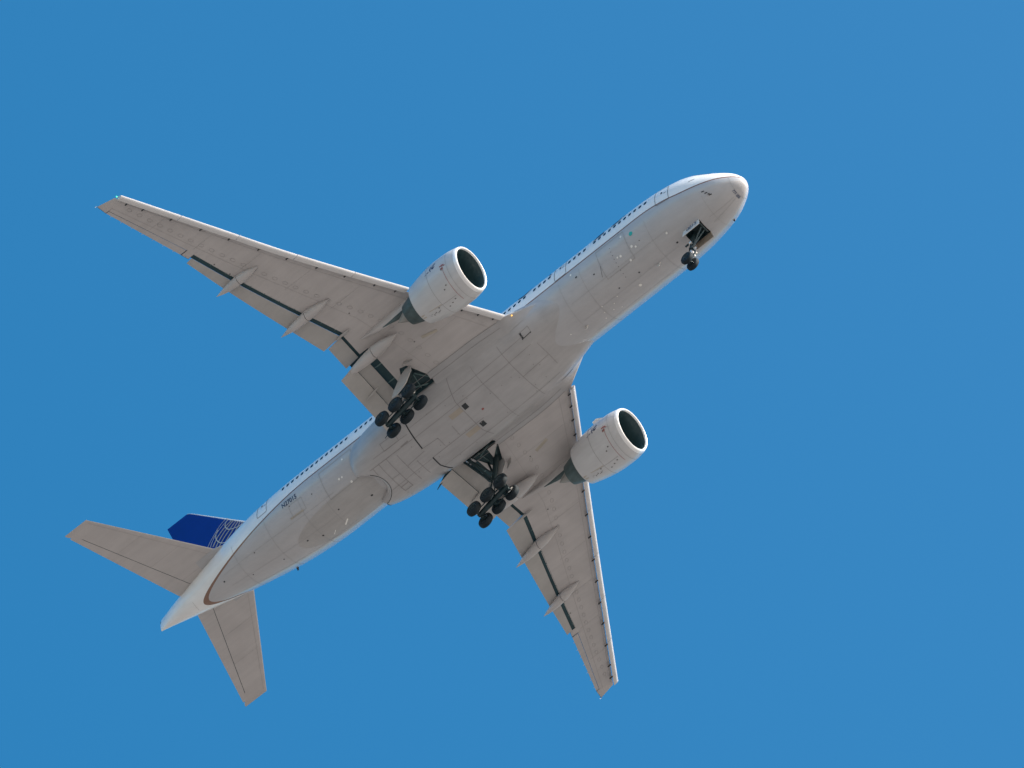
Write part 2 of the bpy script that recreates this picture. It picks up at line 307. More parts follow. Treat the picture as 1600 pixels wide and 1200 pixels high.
lettering('registration_number', 'N27015', .54, on_fus(46.38, -26.8, (-1, 0), (0, k)), 'ink', fus, .92)
def title():
    for ch, xc, wd in (('U', 20.95, 1.45), ('N', 18.65, 1.5), ('I', 16.75, .55), ('T', 15.15, 1.35), ('E', 13.0, 1.2), ('D', 11.0, 1.4)):
        o = lettering('t', ch, 2.4, lambda u, v: np.array([u, v, 0]), 'ink', None); V = (np.array([v.co[:] for v in o.data.vertices]) + BASEW - C0) @ np.linalg.inv(PROP).T + C0
        u = V[:, 0] - (V[:, 0].min() + V[:, 0].max()) / 2; u *= wd / (np.ptp(u)); v = V[:, 1] - V[:, 1].min()
        F = [tuple(q.vertices) for q in o.data.polygons]; bpy.data.objects.remove(o); big = MB()
        big.add([fpt(xc - a, math.radians(14.5) + b / 3.1) + fnr(xc - a, math.radians(14.5) + b / 3.1) * .018 for a, b in zip(u, v)], F); big.build('title_letter', 'ink', fus)
title()
lettering('nose_lettering', '777-200', .26, on_fus(.98, -86, (0, -math.degrees(1 / 1.25)), (-1, 0)), 'ink', fus, 1.0)

# --- belly fairing
fW = pch([(16.5, 2.1), (18, 2.55), (20, 3.05), (22, 3.45), (26, 3.72), (32, 3.72), (35, 3.6), (37.5, 3.32), (39, 3.0), (40.3, 2.6)])
fD = pch([(16.5, 1.6), (18, 1.85), (20, 2.15), (22, 2.42), (25, 2.62), (33, 2.68), (36, 2.62), (38, 2.64), (39, 2.6), (40.3, 2.36)])
bm_ = MB(); rings = []; nb_ = 61; ts = np.linspace(-math.pi, 0, nb_)
for u in np.linspace(0, 1, 70):
    R = []
    for t in ts:
        cy, sz = math.cos(t), math.sin(t); cy = math.copysign(abs(cy) ** (2 / 2.7), cy); sz = -abs(sz) ** (2 / 2.7)
        xe = 38.5 + 1.55 * min(1, (abs(cy) / .62) ** 2.2) + .35 * max(0, abs(cy) - .6); xe = min(xe, 40.3)
        x = 16.5 + (xe - 16.5) * u; rr = 1 - max(0, (u - .985) / .015) ** 2 * .10
        R.append((x, cy * fW(x) * rr, AX(x) - .95 + sz * fD(x) * rr))
    rings.append(R)
last = [(p[0] - .1, p[1] * .8, AX(p[0]) - .95 + (p[2] - AX(p[0]) + .95) * .8) for p in rings[-1]]
bm_.loft(rings + [last], 0, False, (False, False)); bm_.recalc = False
def bpt(x, t):
    cy, sz = math.cos(t), math.sin(t); cy = math.copysign(abs(cy) ** (2 / 2.7), cy); sz = -abs(sz) ** (2 / 2.7); return np.array([x, cy * fW(x), AX(x) - .95 + sz * fD(x)])
def by(x, y): # point of the fairing bottom at (x,y)
    c = min(1, abs(y) / fW(x)) ** (2.7 / 2); t = -math.acos(math.copysign(c, y)); P = bpt(x, t); e = 1e-3; a = bpt(x + e, t) - bpt(x - e, t); b = bpt(x, t + e) - bpt(x, t - e); nn = np.cross(a, b); nn /= np.linalg.norm(nn); nn = nn if nn[2] < 0 else -nn; return P, nn
def bline(pts, w=.04, mi=1, sub=10):
    P = []; N = []
    for (x0, y0), (x1, y1) in zip(pts[:-1], pts[1:]):
        for k in range(sub + 1): t = k / sub; p, nn = by(x0 + (x1 - x0) * t, y0 + (y1 - y0) * t); P.append(p); N.append(nn)
    bm_.strip(P, N, w, mi, .012)
def brect(x0, x1, y0, y1, w=.04, mi=1): bline([(x0, y0), (x1, y0), (x1, y1), (x0, y1), (x0, y0)], w, mi)
def bfill(x0, x1, y0, y1, mi): bm_.add([by(x, y)[0] + by(x, y)[1] * .014 for x, y in ((x0, y0), (x1, y0), (x1, y1), (x0, y1))], [(0, 1, 2, 3)], mi)
for x, y in ((28.94, .92), (28.92, -1.21)): bfill(x - .22, x + .22, y - .24, y + .24, 2)
bfill(29.32, 30.55, .68, 1.15, 3); bfill(29.32, 30.62, -1.45, -.98, 3); bfill(27.94, 28.14, -.26, -.10, 4)
bline([(28.85, 3.33), (29.32, 1.72), (29.3, .37), (29.34, -1.61), (29.08, -2.71)], .05); bline([(33.75, 2.9), (33.91, 1.56), (34.04, .35)], .11, 2)
bline([(34.04, .35), (32.47, .26), (32.48, -.67)]); bline([(28.49, -.81), (33.95, -.81)], .045); bline([(33.95, -.81), (34.02, -1.79), (33.69, -2.9)], .11, 2)
bline([(30.9, .33), (30.95, -.7)]); brect(35.06, 36.6, 2.05, 2.62); bline([(38.6, 1.55), (34.1, 1.49)], .05); bline([(34.5, 1.6), (35.3, 1.55)], .10)
for x, y0, y1 in ((37.68, 1.55, -1.68), (36.9, 1.52, -1.75), (38.3, 1.55, .85), (36.0, 1.23, -1.75), (35.09, -.17, -1.8)): bline([(x, y0), (x, y1)], .045)
brect(36.9, 37.68, -1.7, -1.18, .06); bline([(35.93, -.05), (34.04, .1)]); bline([(37.7, -.1), (36.9, -.15)]); bline([(38.4, -.9), (34.1, -.85)], .03); bline([(37.8, 2.1), (34.2, 2.05)], .03)
for y in (2.3, 1.45, -2.1): bline([(33.8, y), (21.5, y)], .03, 1, 40)
bline([(23.85, 2.9), (23.8, 1.75), (23.75, -.2), (23.7, -1.9), (23.75, -2.8)]); bline([(23.79, -.2), (21.05, -.16)]); bline([(21.05, 1.2), (21.0, -.16), (21.05, -1.3)], .035)
bline([(26.6, 3.0), (26.5, 0), (26.6, -3.0)], .03); brect(20.88, 21.78, 2.1, 2.58, .04); bfill(21.62, 21.8, 2.12, 2.6, 2); bfill(20.9, 21.8, 2.08, 2.16, 2)
for _ in range(30): x = random.uniform(21.5, 38); y = random.uniform(-2.6, 2.6); bfill(x - .04, x + .04, y - .035, y + .035, 1)

bel = bm_
top = lambda R: [np.array([(r[0][0], -2.6, AX(r[0][0]) - .05)] + list(r) + [(r[-1][0], 2.6, AX(r[-1][0]) - .05)]) for r in R]
P = []; N = []
for r in [r for r in rings[-2][9:-9] if -2.4 < r[1] < 1.35]: P.append(r); N.append((.35, r[1] * .25, -.9))
bm_.strip(P, N, .05, 2, .02)
base = MB(); base.loft(top(rings + [last]), 0, False, (False, False)); base.v += []; k0 = len(base.v)
base.add(bm_.v, bm_.f); base.m[-len(bm_.f):] = bm_.m
# main gear bays: wells cut into the fairing and the wing roots
BAY = [(29.8, 2.6), (29.85, 3.3), (30.05, 4.3), (30.9, 5.85), (31.5, 6.0), (31.75, 5.6), (32.46, 4.0), (32.7, 2.6)]
def inbay(P):
    x, y = P[0], P[1]; c = False
    for (x0, y0), (x1, y1) in zip(BAY, BAY[1:] + BAY[:1]):
        if (y0 > y) != (y1 > y) and x < (x1 - x0) * (y - y0) / (y1 - y0) + x0: c = not c
    return c
def bay_cut(s):
    mb = MB(); P = [(x, s * y, -4.2) for x, y in BAY]; Q = [(x, s * y, zupp(x, y) - .07) for x, y in BAY]; n = len(P); mb.add(P + Q, [tuple(range(n)), tuple(range(2 * n - 1, n - 1, -1))] + [(i, n + i, n + (i + 1) % n, (i + 1) % n) for i in range(n)]); mb.recalc = True; return cutter('cut', mb, 'bay')
belly = base.build('belly_fairing', ['fairing', 'seamb', 'dark', 'tan', 'red'], air, 45)

# --- wings
zl = pch([(0, -2.1), (3, -1.75), (4.1, -1.6), (11, -.75), (14, -.35), (19.3, .5), (23, 1.35), (30.3, 3.0), (31, 3.15)])
xle = lambda y: 21.76 + .69 * (y - 4.19)
xte = pch([(0, 33.9), (8, 33.7), (11, 33.75), (12.5, 34.25), (23.5, 39.0), (31, 42.24)])
SL = .58                                                             # fixed leading edge behind the slat's nose
TL = pch([(0, .060), (11, .050), (31, .036)]); TU = pch([(0, .07), (11, .062), (31, .05)])
prof = lambda u: 2.95 * (.2969 * np.sqrt(u) - .126 * u - .3516 * u**2 + .2843 * u**3 - .1036 * u**4) * 1.0
def zlow(x, y): x0 = xle(y) + SL; c = xte(y) - x0; return zl(y) - .05 - TL(y) * c * prof(np.clip((x - x0) / c, 0, 1))
def zupp(x, y): x0 = xle(y) + SL; c = xte(y) - x0; return zl(y) - .05 + TU(y) * c * prof(np.clip((x - x0) / c, 0, 1))
gf_out = lambda y: 33.12 + (y - 11.2) * .4277
def wing_ring(y, xg, xs_, n=22, tip=0, thin=1):
    x0 = xle(y) + SL; u = (1 - np.cos(np.linspace(0, math.pi / 2, n))); P = []
    for k in u: x = x0 + (xg - x0) * k; P.append((x, y + tip * (x - x0) / 2.2, zlow(x, y)))
    gap = max(.04, (zupp(xg, y) - zlow(xg, y)) * .72)
    P.append((xg + .03, y + tip, zlow(xg, y) + gap)); P.append((xs_, y + tip, zupp(xs_, y) - .03))
    for k in u[::-1]: x = x0 + (xs_ - x0) * k; P.append((x, y + tip * (x - x0) / 2.2, zupp(x, y) + 1e-3))
    P = np.array(P); zm = zl(y) - .05; P[:, 2] = zm + (P[:, 2] - zm) * thin
    return P
NW = 22; rows = [0] * (NW - 1) + [1, 1, 1] + [0] * (NW) ; rows = rows[:2 * NW + 2]
AIL0, AIL1 = 23.65, 29.65; SL = .58; xh = lambda y: 38.42 + (y - 23.65) * .487
def airfoil(mb, st, n=12, th=.10, mi=0):
    # st: list of (y, (xLE, zLE), (xTE, zTE))
    R = []
    for y, a, b in st:
        a = np.array(a); b = np.array(b); d = b - a; c = np.linalg.norm(d); d = d / c; w = np.array([-d[1], d[0]]); u = 1 - np.cos(np.linspace(0, math.pi / 2, n)); P = []
        for k in u: q = a + d * c * k - w * th * c * .5 * prof(k); P.append((q[0], y, q[1]))
        for k in u[::-1][:-1]: q = a + d * c * k + w * th * c * .5 * prof(k); P.append((q[0], y, q[1]))
        R.append(np.array(P))
    mb.loft(R, mi)
def canoe(mb, y0, P, yd=0):
    # P: (x, z of the axis, half width, half height)
    R = []; t = np.linspace(0, 2 * math.pi, 20, endpoint=False)
    for x, z, a, b in P: R.append(np.c_[np.full(20, x), y0 + yd * (x - P[0][0]) + a * np.cos(t), z + b * np.sin(t)])
    mb.loft(R, 0)
def wing(s):
    def fin_(mb, *a, **k): 
        if s < 0: mb.mirror()
        return mb.build(*a, **k)
    w = MB(); inn = MB()
    def span(y0, y1, n, fg, fs, w=w): w.loft([wing_ring(y, fg(y), fs(y), NW) for y in np.linspace(y0, y1, n)], rows=rows)
    span(2.2, 8.85, 14, lambda y: 32.33, lambda y: 33.2, inn); span(8.85, 11.0, 5, lambda y: 33.2, lambda y: 33.75)
    span(11.0, 23.05, 26, gf_out, lambda y: gf_out(y) + .38); span(23.05, AIL0, 3, lambda y: xte(y) - .02, lambda y: xte(y))
    span(AIL0, AIL1, 12, xh, lambda y: xh(y) + .02)
    w.loft([wing_ring(AIL1, xte(AIL1) - .02, xte(AIL1), NW), wing_ring(30.05, xte(30.05) - .02, xte(30.05), NW, .45), wing_ring(30.15, xte(30.15) - .02, xte(30.15), NW, .45, .15)], rows=rows)
    if s < 0: w.mirror(); inn.mirror()
    inn.recalc = True
    c = bay_cut(s); d = MB()
    def wl(pts, wd=.03, mi=1, sub=10):
        P = [];
        for (x0, y0), (x1, y1) in zip(pts[:-1], pts[1:]):
            for k in range(sub + 1): t = k / sub; x = x0 + (x1 - x0) * t; y = y0 + (y1 - y0) * t; P.append((x, y, zlow(x, y)))
        d.strip(P, [(0, 0, -1)] * len(P), wd, mi, .012)
    # seams: spars, rib joints, oval access panels
    for fr in (.10, .62): wl([(xle(y) + SL + fr * (xte(y) - xle(y) - SL), y) for y in np.linspace(4.2, 29.8, 30)], .025, 2, 2)
    for y in (6.5, 9.0, 13.2, 16.6, 20, 23.4, 26.6): wl([(xle(y) + SL + .1 * (xte(y) - xle(y)), y), (xle(y) + SL + .60 * (xte(y) - xle(y)), y)], .02, 2)
    ov = [(31.05, 5.0), (30.2, 7.6), (29.7, 9.6), (31.6, 13.9), (34.2, 18.6), (37.2, 23.8), (40.3, 29)]
    xo = pch([(3, 28.6), (8.5, 29.4), (11, 30.4), (15, 32.75), (19, 34.9), (24, 37.6), (29, 40.1)])
    y = 4.6
    while y < 28.8:
        x = xo(y); L = .17; wl([(x + .15 * math.cos(t) + .45 * L * math.sin(t), y + L * math.sin(t)) for t in np.linspace(0, 2 * math.pi, 15)], .03, 2, 1); y += .78 if y > 10 else .9
    for x, y in ((37.4, 21.5), (29.0, 7.0), (31.5, 12), (36.9, 20.2)): wl([(x - .06, y), (x + .06, y)], .1, 1, 1)
    wl([(26.9, 6.6), (28.3, 6.9)], .3, 3, 4)
    wl([(xh(AIL0) - .03, AIL0 - .03), (xte(AIL0), AIL0 - .03)], .05, 1, 3); wl([(xh(AIL1), AIL1), (xte(AIL1), AIL1)], .04, 1, 3)
    if s < 0: d.mirror()
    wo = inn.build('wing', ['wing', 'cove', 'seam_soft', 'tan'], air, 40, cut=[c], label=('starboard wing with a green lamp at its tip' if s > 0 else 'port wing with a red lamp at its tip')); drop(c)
    dd = d.build('panel', ['wing', 'line', 'seam', 'tan2'], None); join(wo, dd); w.nomerge = True; join(wo, w.build('span', ['wing', 'cove', 'seam', 'tan2']))
    # control surfaces
    f = MB(); airfoil(f, [(y, (gf_out(y) + .34, zl(y) - .16), (35.1 + (y - 11) * .3285, zl(y) - .5 + (y - 11) * .016)) for y in np.linspace(11.0, 22.98, 12)], 12, .15)
    for y in (13.1, 15.6, 17.4, 21.2): 
        a = (gf_out(y) + .5, zl(y) - .32); b = (35.0 + (y - 11) * .3285, zl(y) - .52 + (y - 11) * .016)
    fin_(f, 'flap', 'wing2', wo)
    f = MB(); airfoil(f, [(y, (33.42, zl(y) - .16), (34.68, zl(y) - .52)) for y in (8.8, 10.93)], 12, .14); fin_(f, 'flaperon', 'wing2', wo)
    f = MB(); airfoil(f, [(y, (32.98, zl(y) - .34), (34.02, zl(y) - .98)) for y in np.linspace(3.0, 8.8, 4)], 12, .17); f.strip([(33.93, y, zl(y) - 1.03) for y in np.linspace(3.0, 8.8, 8)], [(0, 0, -1)] * 8, .13, 1, .0); fo = fin_(f, 'flap', ['wing2', 'cove'], wo)  # dark strip under the trailing edge paints in the slot's shadow
    f = MB(); airfoil(f, [(y, (33.86, zl(y) - 1.12), (35.15, zl(y) - 1.70)) for y in np.linspace(3.0, 8.85, 4)], 12, .12)
    f.tube([(33.4, 6.3, zl(6.3) - 1.0), (34.0, 6.3, zl(6.3) - 1.32), (34.7, 6.3, zl(6.3) - 1.62)], [.03, .10, .03], 8); fin_(f, 'flap', 'wing2', wo)
    f = MB(); airfoil(f, [(y, (xh(y) + .035, zlow(xh(y), y) * .5 + zupp(xh(y), y) * .5), (xte(y), zl(y) - .06)) for y in np.linspace(AIL0 + .03, AIL1 - .03, 6)], 8, .30)
    for y in np.linspace(24.2, 29.2, 7): f.box((xte(y), y - .015, zl(y) - .07), (xte(y) + .14, y + .015, zl(y) - .05))
    fin_(f, 'aileron', 'wing', wo)
    for y in (11.6, 12.7, 14.9, 16.1, 17.3, 18.4, 20.4, 21.6, 22.5):
        f = MB(); f.box((gf_out(y) + .02, y - .05, zlow(gf_out(y), y) + .03), (gf_out(y) + .40, y + .05, zlow(gf_out(y), y) + .10)); fin_(f, 'flap_link', 'rib', wo)
    for y in (5.6, 7.2):
        f = MB(); f.box((32.34, y - .05, zlow(32.3, y) + .05), (33.1, y + .05, zlow(32.3, y) + .13)); fin_(f, 'flap_link', 'rib', wo)
    f = MB(); f.slab([(33.8, 3.05, -2.5), (34.75, 3.05, -2.75), (35.55, 3.12, -3.78)], (0, .05, 0)); f.recalc = True; fin_(f, 'flap_end_plate', 'cove', wo)
    # slats drooped ahead of the wing
    SP = [(0, -.02), (.05, -.11), (.16, -.18), (.30, -.215), (.44, -.225), (.43, -.19), (.30, -.12), (.24, 0), (.30, .12), (.52, .21), (.50, .235), (.30, .19), (.12, .11), (.03, .05)]
    def slat(y0, y1):
        f = MB(); R = []
        for y in np.linspace(y0, y1, 4):
            k = 1.0 + .12 * (30 - y) / 26; R.append(np.array([(xle(y) + a * k, y, zl(y) - .20 + b * k) for a, b in SP]))
        f.loft(R); f.recalc = True; fin_(f, 'slat', 'slat', wo)
    for a, b in ((4.25, 8.75), (10.7, 14.3), (14.34, 18.2), (18.24, 22.1), (22.14, 26.0), (26.04, 30.05)): slat(a, b)
    for y in (4.6, 5.6, 6.7, 7.9, 11.2, 12.6, 14.6, 16.5, 18.5, 20.4, 22.4, 24.3, 26.3, 28.2, 29.3):
        f = MB(); f.box((xle(y) + .34, y - .03, zl(y) - .33), (xle(y) + .80, y + .03, zl(y) - .20)); fin_(f, 'slat_track', 'dark', wo)
    # flap track fairings
    def tf(y, x0, z0, x1, z1, a, b, yd=0, sp=.46):
        f = MB(); xm = x0 + (x1 - x0) * sp; P = []
        for k in np.linspace(0, 1, 12): 
            x = x0 + (xm - x0) * k; q = math.sin(k * math.pi / 2) ** .8; P.append((x, z0 + (z1 - z0) * .12 * k - b * .2 * q, max(.01, a * q), max(.01, b * q)))
        canoe(f, y, P, yd); o = fin_(f, 'flap_track_fairing', 'fairpale', wo)
        f = MB(); P = []
        for k in np.linspace(0, 1, 14):
            x = xm + .05 + (x1 - xm - .05) * k; q = max(0, 1 - k ** 1.9); P.append((x, z0 + (z1 - z0) * (.12 + .88 * k) - b * .22 * q, max(.008, a * .97 * q), max(.008, b * q)))
        canoe(f, y + yd * (xm - x0), P, yd); fin_(f, 'flap_track_fairing', 'fairpale', wo)
    tf(19.38, 34.6, .38, 38.75, -.12, .37, .44, .085); tf(13.9, 31.95, -.52, 36.85, -1.22, .40, .48, .055); tf(8.58, 29.45, -1.60, 35.2, -2.25, .50, .54, 0, .42)
    for x0, x1, y, z0, z1, a in ((32.3, 33.85, 11.04, -.98, -1.15, .10),):
        f = MB(); canoe(f, y, [(x0, z0, .01, .01), (x0 + .4, z0 - .05, a, a), (x0 + 1, z0 - .06, a, a), (x1, z1, .01, .01)]); fin_(f, 'hinge_fairing', 'wing2', wo)
    lamp('navigation_light', (xle(30.05) + .42, s * 30.16, zl(30.1) - .1), .05, 'green' if s > 0 else 'redlamp', wo); lamp('tail_light', (xte(30.15) + .12, s * 30.52, zl(30.4) - .06), .03, 'spot', wo)
    # fillet between body and wing
    f = MB(); R = []; E1 = []
    for x in np.concatenate([np.linspace(19.2, 22.6, 9), np.linspace(22.8, 34.0, 72)]):
        t = max(0, min(1, (x - 19.2) / 3.4)); Wd = fW(x); pa = bpt(x, -.62); yo = Wd + .62
        if x < 22.7: p1 = np.array([19.2 + 3.1 * t, 2.75 + 1.5 * t, -.80 - .92 * t - .04]); pc = np.array([x, .5 * (pa[1] + p1[1]) + .1 * t, .35 * pa[2] + .65 * p1[2]]); pa = pa + (p1 - pa) * (1 - t) * .6
        else: p1 = np.array([x, yo, zlow(x, yo) - .015]); pc = np.array([x, Wd * .99, zlow(x, Wd) - .06])
        q = np.linspace(0, 1, 9)[:, None]; R.append((1 - q)**2 * (pa - (0, .02, 0)) + 2 * q * (1 - q) * pc + q**2 * p1); E1.append(p1)
    f.loft(R, 0, False, (False, False)); kp = [k for k, q in enumerate(f.f) if not inbay(np.mean([f.v[i] for i in q], 0))]; f.f = [f.f[k] for k in kp]; f.m = [f.m[k] for k in kp]
    f.loft([np.array([e, e + (-.05, -.02, .14), e + (.1, -.15, .32), (e[0] + .25, e[1] - .9, e[2] + .5)]) for e in E1[:9]], 0, False, (False, False))
    f.strip([e + (0, .0, -.006) for e in E1[9:]], [(0, 0, -1)] * len(E1[9:]), .035, 1)
    f.strip([r[5] for r in R[9:]], [(0, -.3, -.95)] * len(R[9:]), .03, 1, .02)
    fin_(f, 'root_fillet', ['fairing', 'seamb'], wo, 60)
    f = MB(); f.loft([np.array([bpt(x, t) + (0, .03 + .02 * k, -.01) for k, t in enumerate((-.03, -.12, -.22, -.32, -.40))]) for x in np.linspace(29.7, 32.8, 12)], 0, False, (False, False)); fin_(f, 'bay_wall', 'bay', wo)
    for q0, q1, r in (((30.0, 3.9, -1.75), (31.5, 5.7, -1.45), .05), ((30.4, 3.6, -1.9), (31.9, 4.2, -1.75), .06), ((31.2, 3.5, -1.9), (30.9, 5.4, -1.5), .04), ((31.8, 3.4, -1.85), (31.7, 5.2, -1.5), .05)):
        f = MB(); f.tube([q0, q1], r, 8); fin_(f, 'bay_rib', 'rib', wo)
    if s < 0:
        f = MB(); f.slab([(29.92, 4.05, -1.72), (30.95, 4.0, -1.85), (31.15, 5.0, -1.68)], (0, 0, -.04)); f.recalc = True; fin_(f, 'bay_door', 'wing', wo)
    # closing plate over the gap between the flap and the flaperon
    f = MB(); f.slab([(32.9, 8.45, zl(8.5) + .02), (34.4, 8.45, zl(8.5) - .25), (34.4, 9.0, zl(9) - .2), (32.9, 9.0, zl(9) + .05)], (0, 0, .04)); f.recalc = True; fin_(f, 'seal_plate', 'cove', wo)
    if s > 0: lamp('landing_light', (21.5, s * 3.75, -1.6), .06, 'amber', wo)
    return wo
def join(a, b):
    bm = bmesh.new(); bm.from_mesh(a.data); n0 = len(a.data.materials)
    for m in b.data.materials: a.data.materials.append(m)
    b.data.polygons.foreach_set('material_index', [p.material_index + n0 for p in b.data.polygons]); bm.from_mesh(b.data); bm.to_mesh(a.data); bm.free(); bpy.data.objects.remove(b); finish(a.data, 40)
M['seam_soft'] = paint('soft_seam', (.405, .378, .366), .6, .1); M['seam'] = M['seam_soft']; M['tan2'] = paint('worn_patch', (.46, .41, .34), .5, .15)
wings = [wing(1), wing(-1)]

# --- engines
def engine(s):
    E = np.array([20.43, s * 9.75, -2.96]); T = math.radians(2.2)
    ax = np.array([1, 0, .035]); ax /= np.linalg.norm(ax)                   # slight nose-up droop of the axis
    def tilt(P, d):
        k = max(0, 1 - max(d, 0) / 1.6); P = P.copy(); P[:, 0] -= (P[:, 2] - E[2]) * math.tan(T) * k; return P
    def lat(prof, mi=0, n=72, mb=None): mb = mb or MB(); mb.lathe(prof, E, ax, n, mi, tilt=tilt); return mb
    outer = pch([(.30, 1.935), (.7, 2.02), (1.3, 2.08), (2.2, 2.09), (3.2, 2.02), (4.2, 1.86), (5.25, 1.62)])
    mb = MB(); lat([(d, outer(d)) for d in np.linspace(.30, 5.25, 28)] + [(5.26, 1.59), (5.2, 1.56), (4.2, 1.62)], mb=mb)
    def nring(d, a0=0, a1=360, w=.05, mi=1):
        P = []; N = []
        for a in np.linspace(a0, a1, 60):
            t = math.radians(a); r = outer(d); v = np.array([0, s * math.cos(t), math.sin(t)]); q = E + ax * d + v * r; q = tilt(q[None], d)[0]; P.append(q); N.append(v)
        mb.strip(P, N, w, mi, .012)
    def nlong(d0, d1, a, w=.05, mi=1):
        P = []; N = []
        for d in np.linspace(d0, d1, 14):
            t = math.radians(a); v = np.array([0, s * math.cos(t), math.sin(t)]); q = E + ax * d + v * outer(d); P.append(tilt(q[None], d)[0]); N.append(v)
        mb.strip(P, N, w, mi, .013)
    sg = 1 if s > 0 else -1
    A_ = lambda a: a if s > 0 else 180 - a                           # same side of the picture on both engines
    nring(3.05, w=.035, mi=5); nring(1.0, w=.022, mi=5); nring(1.42, *sorted((A_(-12), A_(-110))), w=.032, mi=2)
    nlong(1.6, 5.2, -90, .035, 5); nlong(3.05, 5.2, A_(20), .025, 5); nlong(1.0, 3.0, A_(10), .025, 5); nlong(1.2, 1.65, A_(-17), .10, 2); nlong(1.35, 1.62, A_(-24), .16, 2); nlong(1.5, 1.6, A_(-25), .2, 1)
    nlong(1.1, 1.3, A_(-20), .05, 2)
    for d, a in ((1.7, -60), (2.0, -66), (2.2, -100), (2.6, -104), (1.8, -96), (3.4, -92), (4.6, -96)): nlong(d, d + .13, A_(a), .10, 1)
    for k in range(9): nlong(3.5 + k * .14, 3.58 + k * .14, A_(-99 - (k % 3) * 2), .09 + .06 * (k % 2), 1)
    nlong(4.9, 5.24, A_(-93), .35, 4); nlong(3.1, 5.2, A_(-88), .06, 4)
    # dark blue emblem and its small print
    for d0, d1, a0, a1, wd in ((2.10, 2.30, -4, -9, .08), (2.30, 2.36, -9, -1, .09), (2.36, 2.02, -1, 4, .10), (2.55, 2.62, -12, -3, .08), (2.62, 2.45, -3, 2, .08), (2.75, 2.95, -8, -9, .07), (3.0, 3.2, -10, -11, .05), (2.2, 2.5, -6, -5, .10)):
        P = []; N = []
        for k in np.linspace(0, 1, 5):
            t = math.radians(A_(a0 + (a1 - a0) * k)); d = d0 + (d1 - d0) * k; v = np.array([0, s * math.cos(t), math.sin(t)]); q = E + ax * d + v * outer(d); P.append(tilt(q[None], d)[0]); N.append(v)
        mb.strip(P, N, wd, 3, .014)
    en = mb.build('engine', ['nacelle', 'line', 'red', 'ink', 'tan2', 'seamf'], air, 40, label='starboard engine' if s > 0 else 'port engine')
    t = np.linspace(-math.pi / 2, math.pi / 2, 13)
    lipp = [(.30, 1.935)] + [(.13 - .13 * math.cos(a), 1.80 - .115 * math.sin(a) * 1.0) for a in t] + [(.30, 1.64)]
    lat([(.302, 1.937), (.2, 1.915), (.1, 1.875), (.03, 1.83), (0, 1.785), (.015, 1.745), (.05, 1.715), (.10, 1.695), (.16, 1.68)]).build('inlet_lip', 'lip', en)
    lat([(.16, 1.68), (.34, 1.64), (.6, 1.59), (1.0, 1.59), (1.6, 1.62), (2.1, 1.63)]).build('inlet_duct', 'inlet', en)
    fb_ = MB(); c = E + ax * 1.9; R0 = .38
    for k in range(22):
        a = 2 * math.pi * k / 22; V = []
        for r, tw, ch in ((R0, .35, .24), (.9, .7, .26), (1.6, 1.05, .26)):
            u = np.array([0, math.cos(a), math.sin(a)]); tg = np.array([0, -math.sin(a), math.cos(a)]); dv = ax * math.cos(tw) + tg * math.sin(tw); V += [c + u * r - dv * ch, c + u * r + dv * ch]
        fb_.add(V, [(0, 1, 3, 2), (2, 3, 5, 4)])
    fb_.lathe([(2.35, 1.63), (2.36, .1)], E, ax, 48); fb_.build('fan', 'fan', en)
    sp = MB(); sp.lathe([(1.25, .01), (1.35, .12), (1.55, .24), (1.75, .33), (1.95, .38), (2.1, .38)], E, ax, 32); sp.build('spinner', 'fan', en)
    # temperature probe in the inlet
    pb = MB(); q = E + ax * .62 + np.array([0, 1.45, -.62]); pb.box(q - .05, q + np.array([.08, .07, .07])); pb.build('inlet_probe', 'spot', en)
    co = MB(); co.lathe([(4.2, 1.62), (4.3, 1.30), (4.9, 1.28), (5.4, 1.22), (6.0, 1.06), (6.65, .86), (6.66, .80), (6.3, .78)], E, ax, 48); co.build('exhaust_core', 'core', en)
    cn = MB(); cn.lathe([(6.2, .62), (6.6, .56), (7.0, .42), (7.5, .2), (7.8, .03)], E, ax, 32); cn.build('exhaust_cone', 'gearlight2', en)
    # pylon
    py = MB(); R = []; tt = np.linspace(0, 2 * math.pi, 24, endpoint=False)
    for x, zb, zt, h in ((21.9, -1.15, -.95, .05), (22.3, -1.3, -.72, .17), (23.0, -1.4, -.50, .26), (24.2, -1.5, -.32, .33), (25.6, -1.75, -.25, .36), (26.6, -1.98, -.3, .36), (27.6, -2.0, -.3, .35), (28.6, -1.92, -.4, .32), (29.8, -1.70, -.5, .26), (31.0, -1.42, -.6, .18), (32.0, -1.12, -.6, .10), (32.75, -.86, -.62, .03)):
        R.append(np.array([(x, s * 9.75 + h * math.copysign(abs(math.cos(a)) ** .6, math.cos(a)), (zb + zt) / 2 + (zt - zb) / 2 * math.copysign(abs(math.sin(a)) ** .6, math.sin(a))) for a in tt]))
    py.loft(R); py.build('pylon', 'fairpale', en, 50)
    hs = MB(); R = []
    for x, zb, zt, h in ((25.3, -2.0, -1.5, .30), (26.3, -2.28, -1.6, .30), (27.4, -2.22, -1.6, .27), (28.6, -2.02, -1.6, .2), (29.9, -1.70, -1.5, .05)):
        R.append(np.array([(x, s * 9.75 + h * math.cos(a), (zb + zt) / 2 + (zt - zb) / 2 * math.sin(a)) for a in tt]))
    hs.loft(R); hs.build('heat_shield', 'core', en, 50)
    # nacelle strake on the inboard flank
    st = MB(); a = math.radians(48); v = np.array([0, -s * math.cos(a), math.sin(a)]); q0 = E + ax * 1.6 + v * 2.06; q1 = E + ax * 2.9 + v * 2.0; st.slab([q0, q1, q1 + v * .38, q0 + ax * .9 + v * .38], (0, .03, .03)); st.recalc = True; st.build('nacelle_strake', 'nacelle', en)
    return en
M['gearlight2'] = paint('exhaust_cone_grey', (.30, .29, .27), .45, .2, metal=.3)
engine(1); engine(-1)

